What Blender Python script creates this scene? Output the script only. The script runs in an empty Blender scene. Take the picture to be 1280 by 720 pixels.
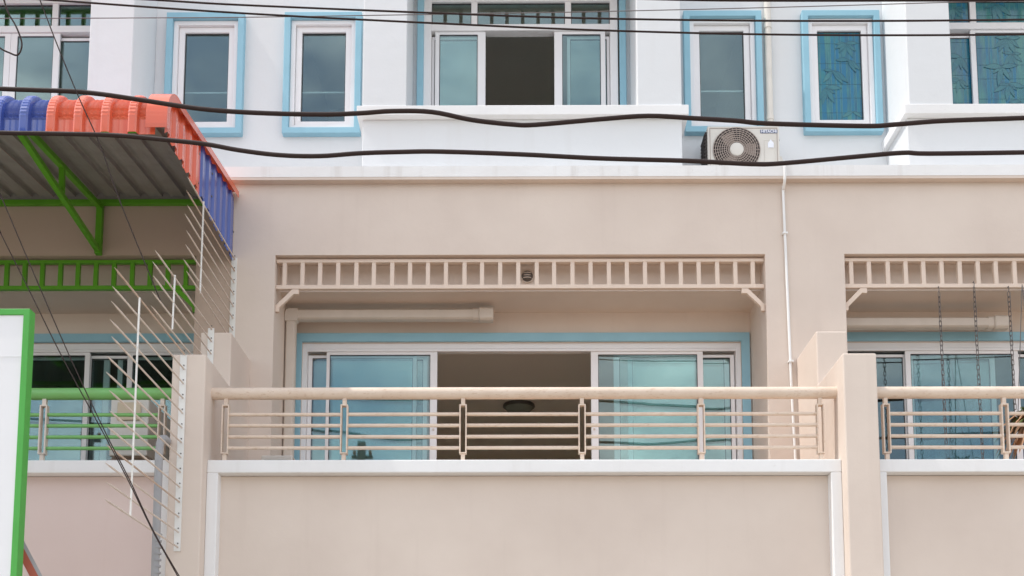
import bpy, bmesh, math, random
from mathutils import Vector, Matrix
random.seed(7)
S = bpy.context.scene
COL = S.collection
R = math.radians

# ------------------------------------------------------------------ camera
cam = bpy.data.cameras.new('camera'); camo = bpy.data.objects.new('camera', cam); COL.objects.link(camo)
cam.sensor_width = 36.0; cam.lens = 36.0 * 1400 / 1280
cam.shift_y = (803.8 - 360) / 1280          # rising-front lens: keeps the walls upright
cam.clip_end = 2000
camo.location = (0, -10.5, 1.6)
P_, Y_, RO_ = R(6.38), R(-0.336), R(-0.0225)
fw = Vector((math.sin(Y_) * math.cos(P_), math.cos(Y_) * math.cos(P_), math.sin(P_)))
r0 = Vector((math.cos(Y_), -math.sin(Y_), 0)); u0 = r0.cross(fw)
rr = r0 * math.cos(RO_) - u0 * math.sin(RO_); uu = r0 * math.sin(RO_) + u0 * math.cos(RO_)
camo.rotation_euler = Matrix((rr, uu, -fw)).transposed().to_euler()
S.camera = camo

# ------------------------------------------------------------------ sky, sun, exposure
SUN_EL, SUN_AZ = R(59.5), R(-84.0)          # azimuth from -Y (the street side), negative = towards -X
to_sun = Vector((math.sin(SUN_AZ) * math.cos(SUN_EL), -math.cos(SUN_AZ) * math.cos(SUN_EL), math.sin(SUN_EL)))
W = bpy.data.worlds.new('World'); S.world = W; W.use_nodes = True
nt = W.node_tree; nt.nodes.clear()
sky = nt.nodes.new('ShaderNodeTexSky'); sky.sky_type = 'NISHITA'; sky.sun_disc = False
sky.sun_elevation = SUN_EL; sky.sun_rotation = math.atan2(to_sun.x, to_sun.y)
sky.air_density = 1.0; sky.dust_density = 1.5; sky.ozone_density = 1.0
tc = nt.nodes.new('ShaderNodeTexCoord')
mp = nt.nodes.new('ShaderNodeMapping'); mp.inputs['Scale'].default_value = (1.0, 1.0, 2.0)
nz = nt.nodes.new('ShaderNodeTexNoise'); nz.inputs['Scale'].default_value = 2.6; nz.inputs['Detail'].default_value = 7; nz.inputs['Roughness'].default_value = 0.58
rp = nt.nodes.new('ShaderNodeValToRGB'); rp.color_ramp.elements[0].position = 0.34; rp.color_ramp.elements[1].position = 0.62
cl = nt.nodes.new('ShaderNodeMix'); cl.data_type = 'RGBA'
nz2 = nt.nodes.new('ShaderNodeTexNoise'); nz2.inputs['Scale'].default_value = 4.2; nz2.inputs['Detail'].default_value = 6; nz2.inputs['Roughness'].default_value = 0.6
rp2 = nt.nodes.new('ShaderNodeValToRGB'); rp2.color_ramp.elements[0].position = 0.36; rp2.color_ramp.elements[1].position = 0.64
cc = nt.nodes.new('ShaderNodeMix'); cc.data_type = 'RGBA'; cc.inputs[6].default_value = (5.6, 5.8, 6.2, 1); cc.inputs[7].default_value = (12.0, 11.9, 11.8, 1)
bg = nt.nodes.new('ShaderNodeBackground'); bg.inputs['Strength'].default_value = 0.13
wo = nt.nodes.new('ShaderNodeOutputWorld')
L = nt.links.new
L(tc.outputs['Generated'], mp.inputs['Vector']); L(mp.outputs['Vector'], nz.inputs['Vector']); L(nz.outputs['Fac'], rp.inputs['Fac'])
L(mp.outputs['Vector'], nz2.inputs['Vector']); L(nz2.outputs['Fac'], rp2.inputs['Fac']); L(rp2.outputs['Color'], cc.inputs[0]); L(cc.outputs[2], cl.inputs[7])
L(rp.outputs['Color'], cl.inputs[0]); L(sky.outputs['Color'], cl.inputs[6]); L(cl.outputs[2], bg.inputs['Color']); L(bg.outputs['Background'], wo.inputs['Surface'])
sl = bpy.data.lights.new('sun', 'SUN'); sl.energy = 2.0; sl.angle = R(0.6); sl.color = (1.0, 0.96, 0.90)
so = bpy.data.objects.new('sun', sl); COL.objects.link(so)
so.rotation_euler = to_sun.to_track_quat('Z', 'Y').to_euler(); so.location = to_sun * 30
S.view_settings.view_transform = 'Standard'; S.view_settings.look = 'None'; S.view_settings.gamma = 1
S.view_settings.exposure = 0.74
S.render.engine = 'CYCLES'
S.cycles.max_bounces = 14; S.cycles.diffuse_bounces = 8; S.cycles.glossy_bounces = 6; S.cycles.transparent_max_bounces = 24

# ------------------------------------------------------------------ materials
M = {}
def srgb(r, g, b):
    f = lambda c: (c / 255 / 12.92) if c / 255 <= 0.04045 else ((c / 255 + 0.055) / 1.055) ** 2.4
    return (f(r), f(g), f(b), 1)
def base(name, col, rough=0.6, spec=0.4, metal=0.0):
    m = bpy.data.materials.new(name); m.use_nodes = True; n = m.node_tree
    b = n.nodes['Principled BSDF']
    b.inputs['Base Color'].default_value = col; b.inputs['Roughness'].default_value = rough
    b.inputs['Specular IOR Level'].default_value = spec; b.inputs['Metallic'].default_value = metal
    M[name] = m
    return m, n, b
def pos_noise(n, scale, detail=3, stretch=(1, 1, 1), rough=0.55):
    g = n.nodes.new('ShaderNodeNewGeometry'); mp = n.nodes.new('ShaderNodeMapping'); mp.inputs['Scale'].default_value = stretch
    t = n.nodes.new('ShaderNodeTexNoise'); t.inputs['Scale'].default_value = scale; t.inputs['Detail'].default_value = detail
    t.inputs['Roughness'].default_value = rough
    n.links.new(g.outputs['Position'], mp.inputs['Vector']); n.links.new(mp.outputs['Vector'], t.inputs['Vector'])
    return t
def rng(n, src, a, b, lo=0.3, hi=0.7):
    r = n.nodes.new('ShaderNodeMapRange'); r.inputs[1].default_value = lo; r.inputs[2].default_value = hi
    r.inputs[3].default_value = a; r.inputs[4].default_value = b
    n.links.new(src, r.inputs[0]); return r.outputs[0]
def mixc(n, fac, a, b, mode='MIX'):
    x = n.nodes.new('ShaderNodeMix'); x.data_type = 'RGBA'; x.blend_type = mode
    if isinstance(fac, float): x.inputs[0].default_value = fac
    else: n.links.new(fac, x.inputs[0])
    for s, v in ((6, a), (7, b)):
        if isinstance(v, tuple): x.inputs[s].default_value = v
        else: n.links.new(v, x.inputs[s])
    return x.outputs[2]
def bump(n, b, parts):
    prev = None
    for src, st, dist in parts:
        k = n.nodes.new('ShaderNodeBump'); k.inputs['Strength'].default_value = st; k.inputs['Distance'].default_value = dist
        n.links.new(src, k.inputs['Height'])
        if prev: n.links.new(prev, k.inputs['Normal'])
        prev = k.outputs['Normal']
    n.links.new(prev, b.inputs['Normal'])
def plaster(name, col, dirt, amt=0.35, rough=0.75, streak=0.5):
    m, n, b = base(name, col, rough, 0.25)
    big = pos_noise(n, 0.9, 4); st = pos_noise(n, 2.2, 5, (3.2, 3.2, 0.22)); fine = pos_noise(n, 90, 2); med = pos_noise(n, 7, 3)
    spk = pos_noise(n, 26, 3, rough=0.7)
    c = mixc(n, rng(n, big.outputs['Fac'], 0.0, amt, 0.35, 0.75), col, dirt)
    c = mixc(n, rng(n, st.outputs['Fac'], 0.0, streak * 0.8, 0.58, 0.82), c, dirt)
    c = mixc(n, rng(n, spk.outputs['Fac'], 0.0, 0.5, 0.68, 0.8), c, dirt)
    n.links.new(c, b.inputs['Base Color'])
    bump(n, b, [(med.outputs['Fac'], 0.25, 0.012), (fine.outputs['Fac'], 0.25, 0.002)])
    return m
def paint(name, col, rough=0.4, spec=0.5, var=0.12, dark=None, metal=0.0, bscale=30, bst=0.05):
    m, n, b = base(name, col, rough, spec, metal)
    t = pos_noise(n, 5, 4); t2 = pos_noise(n, bscale, 2)
    d = dark or tuple(c * 0.6 for c in col[:3]) + (1,)
    n.links.new(mixc(n, rng(n, t.outputs['Fac'], 0.0, var, 0.4, 0.75), col, d), b.inputs['Base Color'])
    n.links.new(rng(n, t.outputs['Fac'], rough * 0.85, min(1, rough * 1.25)), b.inputs['Roughness'])
    bump(n, b, [(t2.outputs['Fac'], bst, 0.004)])
    return m
plaster('wall_beige', (0.70, 0.605, 0.53, 1), (0.54, 0.445, 0.385, 1), amt=0.5, streak=0.25)
plaster('wall_white', (0.705, 0.722, 0.738, 1), (0.62, 0.61, 0.60, 1), amt=0.3, streak=0.35)
plaster('wall_pinkish', (0.71, 0.585, 0.545, 1), (0.62, 0.47, 0.42, 1), streak=0.25)
plaster('wall_awning_shade', (0.52, 0.41, 0.335, 1), (0.44, 0.33, 0.27, 1), streak=0.25)  # darker copy of the beige: shade under the awning put into the colour
plaster('trim_white', (0.81, 0.81, 0.81, 1), (0.60, 0.57, 0.54, 1), amt=0.25, streak=0.4)
plaster('cornice_white', (0.80, 0.80, 0.80, 1), (0.46, 0.41, 0.36, 1), amt=0.22, streak=0.55)
plaster('room_upper', (0.82, 0.785, 0.75, 1), (0.75, 0.71, 0.68, 1), amt=0.4, streak=0.0)
plaster('room_paint', (0.87, 0.79, 0.71, 1), (0.80, 0.72, 0.64, 1), amt=0.4, streak=0.0)
plaster('room_dim', (0.26, 0.22, 0.19, 1), (0.20, 0.17, 0.15, 1), amt=0.4, streak=0.0)  # darkened room paint: gloom of the closed side rooms put into the colour
plaster('room_floor', (0.74, 0.65, 0.56, 1), (0.5, 0.44, 0.38, 1), rough=0.35)
plaster('floor_tile', (0.62, 0.38, 0.22, 1), (0.48, 0.28, 0.17, 1), rough=0.4)
plaster('concrete', (0.42, 0.40, 0.38, 1), (0.30, 0.28, 0.26, 1))
paint('blue_trim', (0.29, 0.52, 0.63, 1), 0.6, 0.35, 0.25, (0.22, 0.42, 0.52, 1))
paint('upvc', (0.80, 0.79, 0.80, 1), 0.35, 0.5, 0.12, (0.66, 0.64, 0.63, 1))
paint('gasket', (0.05, 0.05, 0.055, 1), 0.6)
def worn(name, col, rust):
    m, n, b = base(name, col, 0.42, 0.5)
    t = pos_noise(n, 5, 4); f = pos_noise(n, 55, 4, (0.35, 1, 1), 0.7); v = pos_noise(n, 18, 3)
    c = mixc(n, rng(n, t.outputs['Fac'], 0.0, 0.25, 0.4, 0.75), col, rust)
    c = mixc(n, rng(n, f.outputs['Fac'], 0.0, 0.75, 0.55, 0.75), c, rust)
    n.links.new(c, b.inputs['Base Color']); bump(n, b, [(v.outputs['Fac'], 0.08, 0.004)])
worn('beige_metal', (0.71, 0.585, 0.48, 1), (0.46, 0.30, 0.19, 1))
worn('rusty_steel', (0.56, 0.43, 0.34, 1), (0.34, 0.17, 0.08, 1))
paint('slat_beige', (0.72, 0.59, 0.49, 1), 0.5, 0.4, 0.2, (0.58, 0.44, 0.34, 1))
paint('green_paint', (0.11, 0.36, 0.015, 1), 0.4, 0.5, 0.35, (0.07, 0.24, 0.012, 1))
paint('green_rail', (0.18, 0.44, 0.14, 1), 0.4, 0.5, 0.35, (0.16, 0.26, 0.04, 1))
paint('green_sign', (0.075, 0.38, 0.06, 1), 0.45, 0.4, 0.15)
paint('sign_white', (0.78, 0.78, 0.79, 1), 0.45, 0.4, 0.15, (0.68, 0.68, 0.69, 1))
paint('sign_grey', (0.74, 0.74, 0.755, 1), 0.5)
paint('roof_orange', (0.72, 0.135, 0.065, 1), 0.16, 0.6, 0.3, (0.60, 0.13, 0.07, 1))
paint('roof_blue', (0.055, 0.095, 0.36, 1), 0.16, 0.6, 0.3, (0.05, 0.09, 0.30, 1))
for nm_ in ('roof_orange', 'roof_blue'):
    b_ = M[nm_].node_tree.nodes['Principled BSDF']; b_.inputs['Coat Weight'].default_value = 0.2; b_.inputs['Coat Roughness'].default_value = 0.06
paint('roof_under', (0.30, 0.285, 0.275, 1), 0.5, 0.4, 0.4, (0.20, 0.17, 0.15, 1))
paint('spike_steel', (0.68, 0.60, 0.53, 1), 0.45, 0.5, 0.5, (0.46, 0.32, 0.23, 1))
paint('spike_white', (0.78, 0.77, 0.74, 1), 0.45, 0.4, 0.2)
paint('cable_black', (0.032, 0.019, 0.017, 1), 0.6, 0.22, 0.4, (0.045, 0.028, 0.024, 1))
paint('cable_grey', (0.16, 0.14, 0.14, 1), 0.6)
paint('ac_casing', (0.66, 0.63, 0.58, 1), 0.45, 0.4, 0.2, (0.56, 0.52, 0.46, 1))
paint('ac_grille', (0.40, 0.33, 0.29, 1), 0.5)
paint('ac_dark', (0.045, 0.036, 0.033, 1), 0.6)
paint('ac_badge', (0.11, 0.13, 0.22, 1), 0.4)
paint('ac_cover', (0.60, 0.50, 0.36, 1), 0.5)
paint('sticker', (0.82, 0.84, 0.9, 1), 0.4)
paint('pvc_white', (0.80, 0.80, 0.79, 1), 0.35, 0.5, 0.15)
paint('pvc_beige', (0.62, 0.55, 0.48, 1), 0.4, 0.4, 0.2)
paint('pvc_cream', (0.72, 0.68, 0.62, 1), 0.4, 0.4, 0.2)
paint('conduit_grey', (0.36, 0.36, 0.37, 1), 0.5, 0.4, 0.3)
paint('chain_steel', (0.15, 0.135, 0.13, 1), 0.45, 0.5, 0.4, metal=0.6)
paint('red_steel', (0.42, 0.10, 0.055, 1), 0.5, 0.4, 0.3)
paint('lamp_dark', (0.10, 0.085, 0.075, 1), 0.35)
paint('lamp_glass', (0.26, 0.28, 0.24, 1), 0.2, 0.6)
paint('terracotta', (0.36, 0.17, 0.10, 1), 0.7)
paint('leaf_green', (0.075, 0.13, 0.03, 1), 0.5, 0.4, 0.5, (0.12, 0.12, 0.03, 1))
paint('leaf_dry', (0.34, 0.17, 0.09, 1), 0.6, 0.3, 0.5, (0.45, 0.32, 0.2, 1))
paint('pole_concrete', (0.20, 0.19, 0.18, 1), 0.8)
paint('shutter_grey', (0.45, 0.45, 0.46, 1), 0.4, metal=0.3)
paint('asphalt', (0.20, 0.18, 0.155, 1), 0.85, bscale=120, bst=0.4)
paint('pavement', (0.42, 0.37, 0.31, 1), 0.8, bscale=60, bst=0.3)
paint('ground_soil', (0.30, 0.27, 0.22, 1), 0.9)
paint('road_paint', (0.7, 0.7, 0.68, 1), 0.6)
paint('film_stalk', (0.015, 0.15, 0.27, 1), 0.12, 0.6, 0.9, (0.03, 0.20, 0.22, 1))
paint('film_pale', (0.10, 0.27, 0.30, 1), 0.15, 0.6)
paint('film_line', (0.025, 0.10, 0.14, 1), 0.2, 0.6)
paint('film_leaf', (0.03, 0.155, 0.20, 1), 0.15, 0.6, 0.9, (0.07, 0.23, 0.23, 1))
def film():
    m, n, b = base('film_base', (0.02, 0.15, 0.22, 1), 0.1, 0.7)
    t = pos_noise(n, 3.0, 3, (3, 1, 0.8))
    n.links.new(mixc(n, rng(n, t.outputs['Fac'], 0.0, 1.0, 0.38, 0.62), (0.014, 0.12, 0.20, 1), (0.055, 0.22, 0.21, 1)), b.inputs['Base Color'])
film()
def glass(name, tint, refl, fac):
    m = bpy.data.materials.new(name); m.use_nodes = True; n = m.node_tree; n.nodes.clear(); M[name] = m
    o = n.nodes.new('ShaderNodeOutputMaterial'); tr = n.nodes.new('ShaderNodeBsdfTransparent'); tr.inputs['Color'].default_value = tint
    gl = n.nodes.new('ShaderNodeBsdfGlossy'); gl.inputs['Color'].default_value = refl; gl.inputs['Roughness'].default_value = 0.012
    fr = n.nodes.new('ShaderNodeFresnel'); fr.inputs['IOR'].default_value = 1.5
    ad = n.nodes.new('ShaderNodeMath'); ad.operation = 'ADD'; ad.use_clamp = True; ad.inputs[1].default_value = fac
    n.links.new(fr.outputs[0], ad.inputs[0])
    mx = n.nodes.new('ShaderNodeMixShader'); n.links.new(ad.outputs[0], mx.inputs[0]); n.links.new(tr.outputs[0], mx.inputs[1]); n.links.new(gl.outputs[0], mx.inputs[2])
    n.links.new(mx.outputs[0], o.inputs['Surface'])
    t = pos_noise(n, 1.3, 1); k = n.nodes.new('ShaderNodeBump'); k.inputs['Strength'].default_value = 0.10; k.inputs['Distance'].default_value = 0.01
    n.links.new(t.outputs['Fac'], k.inputs['Height']); n.links.new(k.outputs['Normal'], gl.inputs['Normal'])
glass('glass_teal', (0.85, 0.94, 0.93, 1), (0.64, 0.77, 0.78, 1), 0.075)

# ------------------------------------------------------------------ mesh helpers
class MB:
    def __init__(self): self.v = []; self.f = []; self.sm = []
    def add(self, vs, fs, smooth=False):
        o = len(self.v); self.v += [tuple(p) for p in vs]; self.f += [tuple(i + o for i in f) for f in fs]; self.sm += [smooth] * len(fs); return self
    def box(self, x0, x1, y0, y1, z0, z1):
        return self.add([(x0, y0, z0), (x1, y0, z0), (x1, y1, z0), (x0, y1, z0), (x0, y0, z1), (x1, y0, z1), (x1, y1, z1), (x0, y1, z1)],
                 [(0, 3, 2, 1), (4, 5, 6, 7), (0, 1, 5, 4), (1, 2, 6, 5), (2, 3, 7, 6), (3, 0, 4, 7)])
    def ring(self, x0, x1, z0, z1, y0, y1, l, r=None, t=None, b=None):
        r = l if r is None else r; t = l if t is None else t; b = l if b is None else b
        o = [(x0, z0), (x1, z0), (x1, z1), (x0, z1)]; i = [(x0 + l, z0 + b), (x1 - r, z0 + b), (x1 - r, z1 - t), (x0 + l, z1 - t)]
        vs = [(x, y0, z) for x, z in o] + [(x, y0, z) for x, z in i] + [(x, y1, z) for x, z in o] + [(x, y1, z) for x, z in i]
        fs = []
        for k in range(4):
            n = (k + 1) % 4
            fs += [(k, n, 4 + n, 4 + k), (8 + n, 8 + k, 12 + k, 12 + n), (n, k, 8 + k, 8 + n), (4 + k, 4 + n, 12 + n, 12 + k)]
        return self.add(vs, fs)
    def prism(self, poly, axis, a, b):
        # poly: 2D points; axis 'x': (y,z), 'y': (x,z), 'z': (x,y)
        mk = {'x': lambda p, t: (t, p[0], p[1]), 'y': lambda p, t: (p[0], t, p[1]), 'z': lambda p, t: (p[0], p[1], t)}[axis]
        n = len(poly); vs = [mk(p, a) for p in poly] + [mk(p, b) for p in poly]
        fs = [tuple(range(n))[::-1], tuple(range(n, 2 * n))] + [(k, (k + 1) % n, n + (k + 1) % n, n + k) for k in range(n)]
        return self.add(vs, fs)
    def tube(self, pts, r, n=10, caps=True, closed=False):
        pts = [Vector(p) for p in pts]; N = len(pts); rs = r if isinstance(r, (list, tuple)) else [r] * N
        t0 = (pts[1] - pts[0]).normalized(); ref = Vector((0, 0, 1)) if abs(t0.z) < 0.9 else Vector((1, 0, 0))
        a = t0.cross(ref).normalized(); vs = []
        for i, p in enumerate(pts):
            if closed: t = (pts[(i + 1) % N] - pts[i - 1]).normalized()
            else: t = (pts[min(i + 1, N - 1)] - pts[max(i - 1, 0)]).normalized()
            a = (a - t * a.dot(t)).normalized(); b = t.cross(a)
            for k in range(n):
                w = 2 * math.pi * k / n; vs.append(p + (a * math.cos(w) + b * math.sin(w)) * rs[i])
        fs = []
        for i in range(N if closed else N - 1):
            j = (i + 1) % N
            for k in range(n): fs.append((i * n + k, i * n + (k + 1) % n, j * n + (k + 1) % n, j * n + k))
        self.add(vs, fs, True)
        if caps and not closed:
            self.add(vs[:n], [tuple(range(n))[::-1]]); self.add(vs[-n:], [tuple(range(n))])
        return self
    def bar(self, p, q, w, h):
        # rectangular bar from p to q
        p, q = Vector(p), Vector(q); t = (q - p).normalized(); ref = Vector((0, 0, 1)) if abs(t.z) < 0.95 else Vector((1, 0, 0))
        a = t.cross(ref).normalized() * w / 2; b = a.cross(t).normalized() * h / 2
        vs = [c + s * a + u * b for c in (p, q) for s, u in ((-1, -1), (1, -1), (1, 1), (-1, 1))]
        return self.add(vs, [(0, 1, 2, 3), (7, 6, 5, 4), (0, 4, 5, 1), (1, 5, 6, 2), (2, 6, 7, 3), (3, 7, 4, 0)])
    def lathe(self, prof, c, axis='y', n=28):
        # prof: (radius, offset along axis)
        vs = []
        for rad, h in prof:
            for k in range(n):
                w = 2 * math.pi * k / n; x, z = rad * math.cos(w), rad * math.sin(w)
                vs.append({'y': (c[0] + x, c[1] + h, c[2] + z), 'z': (c[0] + x, c[1] + z, c[2] + h)}[axis])
        fs = []
        for i in range(len(prof) - 1):
            for k in range(n): fs.append((i * n + k, i * n + (k + 1) % n, (i + 1) * n + (k + 1) % n, (i + 1) * n + k))
        return self.add(vs, fs, True)
    def mesh(self, name, mat):
        me = bpy.data.meshes.new(name); me.from_pydata(self.v, [], self.f); me.update()
        for p, s in zip(me.polygons, self.sm): p.use_smooth = s
        bm = bmesh.new(); bm.from_mesh(me); bmesh.ops.recalc_face_normals(bm, faces=bm.faces); bm.to_mesh(me); bm.free()
        for mm in (mat if isinstance(mat, (list, tuple)) else [mat]): me.materials.append(M[mm])
        return me
    def build(self, name, mat, parent=None, bev=0.0, loc=None):
        return link(name, self.mesh(name, mat), parent, bev, loc)
def link(name, me, parent=None, bev=0.0, loc=None):
    o = bpy.data.objects.new(name, me); COL.objects.link(o)
    if parent: o.parent = parent
    if loc: o.location = loc
    if bev:
        b = o.modifiers.new('bevel', 'BEVEL'); b.width = bev; b.segments = 2; b.limit_method = 'ANGLE'; b.angle_limit = R(40)
    return o
def tag(o, label=None, cat=None, group=None, kind=None):
    for k, v in (('label', label), ('category', cat), ('group', group), ('kind', kind)):
        if v: o[k] = v
    return o
def thing(name, label, cat, loc=(0, 0, 0), rz=0, group=None):
    o = bpy.data.objects.new(name, None); COL.objects.link(o); o.location = loc; o.rotation_euler = (0, 0, rz); o.empty_display_size = 0.1
    return tag(o, label, cat, group)
def spline(pts, per=6):
    pts = [Vector(p) for p in pts]; out = []
    for i in range(len(pts) - 1):
        p0 = pts[max(i - 1, 0)]; p1 = pts[i]; p2 = pts[i + 1]; p3 = pts[min(i + 2, len(pts) - 1)]
        for k in range(per):
            t = k / per
            out.append(0.5 * ((2 * p1) + (p2 - p0) * t + (2 * p0 - 5 * p1 + 4 * p2 - p3) * t * t + (3 * p1 - p0 - 3 * p2 + p3) * t ** 3))
    out.append(pts[-1]); return out

# ------------------------------------------------------------------ ground, street
g = MB().box(-600, 600, -600, 600, -0.3, -0.02).build('ground', 'ground_soil'); tag(g, kind='structure')
rd = MB().box(-300, 300, -14.0, -5.6, -0.019, -0.005).build('road', 'asphalt'); tag(rd, kind='structure')
pv = MB().box(-300, 300, -5.6, 0.0, -0.018, 0.12).build('pavement', 'pavement'); tag(pv, kind='structure')
pv2 = MB().box(-300, 300, -24.0, -14.0, -0.018, 0.12).build('pavement', 'pavement'); tag(pv2, kind='structure')
for k in range(12):
    MB().box(-33 + k * 6, -30 + k * 6, -9.86, -9.74, -0.004, 0.0).build('lane_marking', 'road_paint', rd)

# ------------------------------------------------------------------ terraced houses
PITCH = 5.58; CX = 0.044
WY = 0.835                                     # upper wall plane
FLOOR = 3.72
YB = 0.76                                     # back wall of the balcony recess
SOF = 6.335                                   # soffit of the recess
def casement(h, x0, x1, z0, z1, style):
    """narrow blue-framed window: frame > surround, sash, pane, gasket, inner_bar"""
    s = 0.068
    fx0, fx1, fz0, fz1 = x0 + s, x1 - s, z0 + s, z1 - s
    fr = MB().ring(fx0, fx1, fz0, fz1, WY - 0.035, WY + 0.06, 0.048).build('window_frame', 'upvc', h, 0.004)
    MB().ring(x0, x1, z0, z1, WY - 0.082, WY + 0.02, s - 0.002).build('surround', 'blue_trim', fr, 0.006)
    sx0, sx1, sz0, sz1 = fx0 + 0.05, fx1 - 0.05, fz0 + 0.05, fz1 - 0.05
    MB().ring(sx0, sx1, sz0, sz1, WY + 0.002, WY + 0.05, 0.062).build('sash', 'upvc', fr, 0.005)
    gx0, gx1, gz0, gz1 = sx0 + 0.062, sx1 - 0.062, sz0 + 0.062, sz1 - 0.062
    MB().ring(gx0, gx1, gz0, gz1, WY + 0.024, WY + 0.032, 0.008).build('gasket', 'gasket', fr)
    if style == 'film':
        film_pane(fr, gx0, gx1, gz0, gz1, WY + 0.035)
    else:
        MB().box(gx0, gx1, WY + 0.033, WY + 0.038, gz0, gz1).build('pane', 'glass_teal', fr)
        MB().box(gx0 - 0.1, gx1 + 0.1, WY + 0.10, WY + 0.112, gz0 + 0.385, gz0 + 0.402).build('inner_bar', 'upvc', fr)  # pale horizontal bar behind the pane
def film_pane(par, x0, x1, z0, z1, y):
    MB().box(x0, x1, y, y + 0.005, z0, z1).build('pane', 'film_base', par)
    rnd = random.Random(int(x0 * 1000) + int(z0 * 77)); w = x1 - x0
    st, pale, ln, lf = MB(), MB(), MB(), MB()
    x = x0 + rnd.uniform(0.01, 0.04)
    while x < x1 - 0.03:
        sw = rnd.choice((0.022, 0.034, 0.05)); sw = min(sw, x1 - x - 0.005)
        if rnd.random() < 0.6: MB().box(x, x + sw, y - 0.001, y - 0.0002, z0, z1).build('bamboo_stalk', 'film_stalk', par)
        pale.box(x - 0.002, x + 0.001, y - 0.0016, y - 0.0003, z0, z1)
        if rnd.random() < 0.6: pale.box(x + sw, x + sw + 0.002, y - 0.0016, y - 0.0003, z0, z1)
        x += sw + rnd.uniform(0.012, 0.05)
    z = z0 + rnd.uniform(0.06, 0.14)
    while z < z1 - 0.03:
        ln.box(x0, x1, y - 0.0022, y - 0.0004, z, z + 0.003); z += rnd.uniform(0.15, 0.24)
    lc = [0]
    def leaf(cx, cz, a, l):
        lc[0] += 1; yo = 0.00016 * (lc[0] % 24)
        d = Vector((math.cos(a), 0, math.sin(a))); p = Vector((-d.z, 0, d.x)); w_ = l * 0.16
        c = Vector((cx, y - 0.0026 - yo, cz)); bend = Vector((0, 0, -l * 0.18))
        up = []; dn = []
        for k in range(7):
            t = k / 6; q = c + d * l * t + bend * t * t; ww = w_ * math.sin(math.pi * min(1, t * 0.92 + 0.08)) ; up.append(q + p * ww); dn.append(q - p * ww)
        ok = all(x0 + 0.004 < v.x < x1 - 0.004 and z0 + 0.004 < v.z < z1 - 0.004 for v in up + dn)
        if not ok: return
        for k in range(6): lf.add([up[k], up[k + 1], dn[k + 1], dn[k]], [(0, 1, 2, 3)])
        for e in (up, dn):
            for k in range(6):
                a1, b1 = e[k] + Vector((0, -0.0008, 0)), e[k + 1] + Vector((0, -0.0008, 0)); o_ = Vector((0.0006, 0, 0.0019))
                ln.add([a1 - o_, b1 - o_, b1 + o_, a1 + o_], [(0, 1, 2, 3)])
    n = max(2, int((z1 - z0) * w * 11))
    for k in range(n):
        cx, cz = rnd.uniform(x0 + 0.06, x1 - 0.06), z0 + (z1 - z0) * (k + rnd.uniform(0.3, 0.9)) / n
        for a in (R(200), R(232), R(265), R(-25), R(-58), R(170), R(10)):
            if rnd.random() < 0.8: leaf(cx, cz, a + rnd.uniform(-0.2, 0.2), rnd.uniform(0.10, 0.20))
    for mb, nm, mt in ((pale, 'lead_lines', 'film_pale'), (ln, 'outlines', 'film_line'), (lf, 'bamboo_leaves', 'film_leaf')):
        if mb.v: mb.build(nm, mt, par)
def sash(fr, x0, x1, z0, z1, y, l, r, t=0.03, b=0.05, film_=False, handle=None):
    MB().ring(x0, x1, z0, z1, y, y + 0.032, l, r, t, b).build('sash', 'upvc', fr, 0.003)
    gx0, gx1, gz0, gz1 = x0 + l, x1 - r, z0 + b, z1 - t
    MB().ring(gx0, gx1, gz0, gz1, y + 0.008, y + 0.02, 0.006).build('gasket', 'gasket', fr)
    if film_: film_pane(fr, gx0, gx1, gz0, gz1, y + 0.014)
    else: MB().box(gx0, gx1, y + 0.012, y + 0.018, gz0, gz1).build('pane', 'glass_teal', fr)
    if handle: MB().box(handle - 0.008, handle + 0.008, y - 0.012, y, z0 + 0.95, z0 + 1.02).build('handle', 'spike_steel', fr, 0.003)
def lattice(h, x0, x1, z0, z1, y, mat, step, first, brackets=True):
    lt = MB().box(x0, x1, y, y + 0.045, z1 - 0.033, z1).box(x0, x1, y, y + 0.045, z0, z0 + 0.04).build('lattice', mat, h, 0.003)
    me = MB().box(-0.02, 0.02, 0.004, 0.041, z0 + 0.04, z1 - 0.033).mesh('slat', mat)
    x = first
    while x < x1 - 0.03:
        link('slat', me, lt, 0.0, (x + random.uniform(-0.004, 0.004), y, 0)); x += step
    if brackets:
        for s, xe in ((1, x0), (-1, x1)):
            z_ = z0 - 0.002
            p = [(xe, z_ - 0.23), (xe + s * 0.035, z_ - 0.23), (xe + s * 0.04, z_ - 0.185), (xe + s * 0.175, z_ - 0.05), (xe + s * 0.225, z_ - 0.05), (xe + s * 0.225, z_), (xe + s * 0.16, z_), (xe, z_ - 0.165)]
            MB().prism(p, 'y', y + 0.002, y + 0.043).build('bracket', mat, lt, 0.003)
def railing(h, x0, x1, posts, rail_mat, bar_mat, post_mat):
    y, zc = -1.27, 4.769
    hr = MB().tube([(x0 + (x1 - x0) * k / 24, y, zc) for k in range(25)], 0.051, 24).build('handrail', rail_mat, h)
    pm = MB().ring(-0.031, 0.031, 4.238, 4.666, -0.028, 0.028, 0.011).box(-0.017, 0.017, -0.017, 0.017, 4.666, 4.725).box(-0.017, 0.017, -0.017, 0.017, 4.16, 4.238).mesh('post', post_mat)
    for px in posts: link('post', pm, hr, 0.002, (px, y, 0))
    for a, b in zip(posts[:-1], posts[1:]):
        for z in (4.586, 4.489, 4.391, 4.293):
            MB().tube([(a + 0.031, y, z), (b - 0.031, y, z + random.uniform(-0.002, 0.002))], 0.0155, 10).build('bar', bar_mat, hr)
    for a, b in ((x0, posts[0]), (posts[-1], x1)):
        pass
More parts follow.
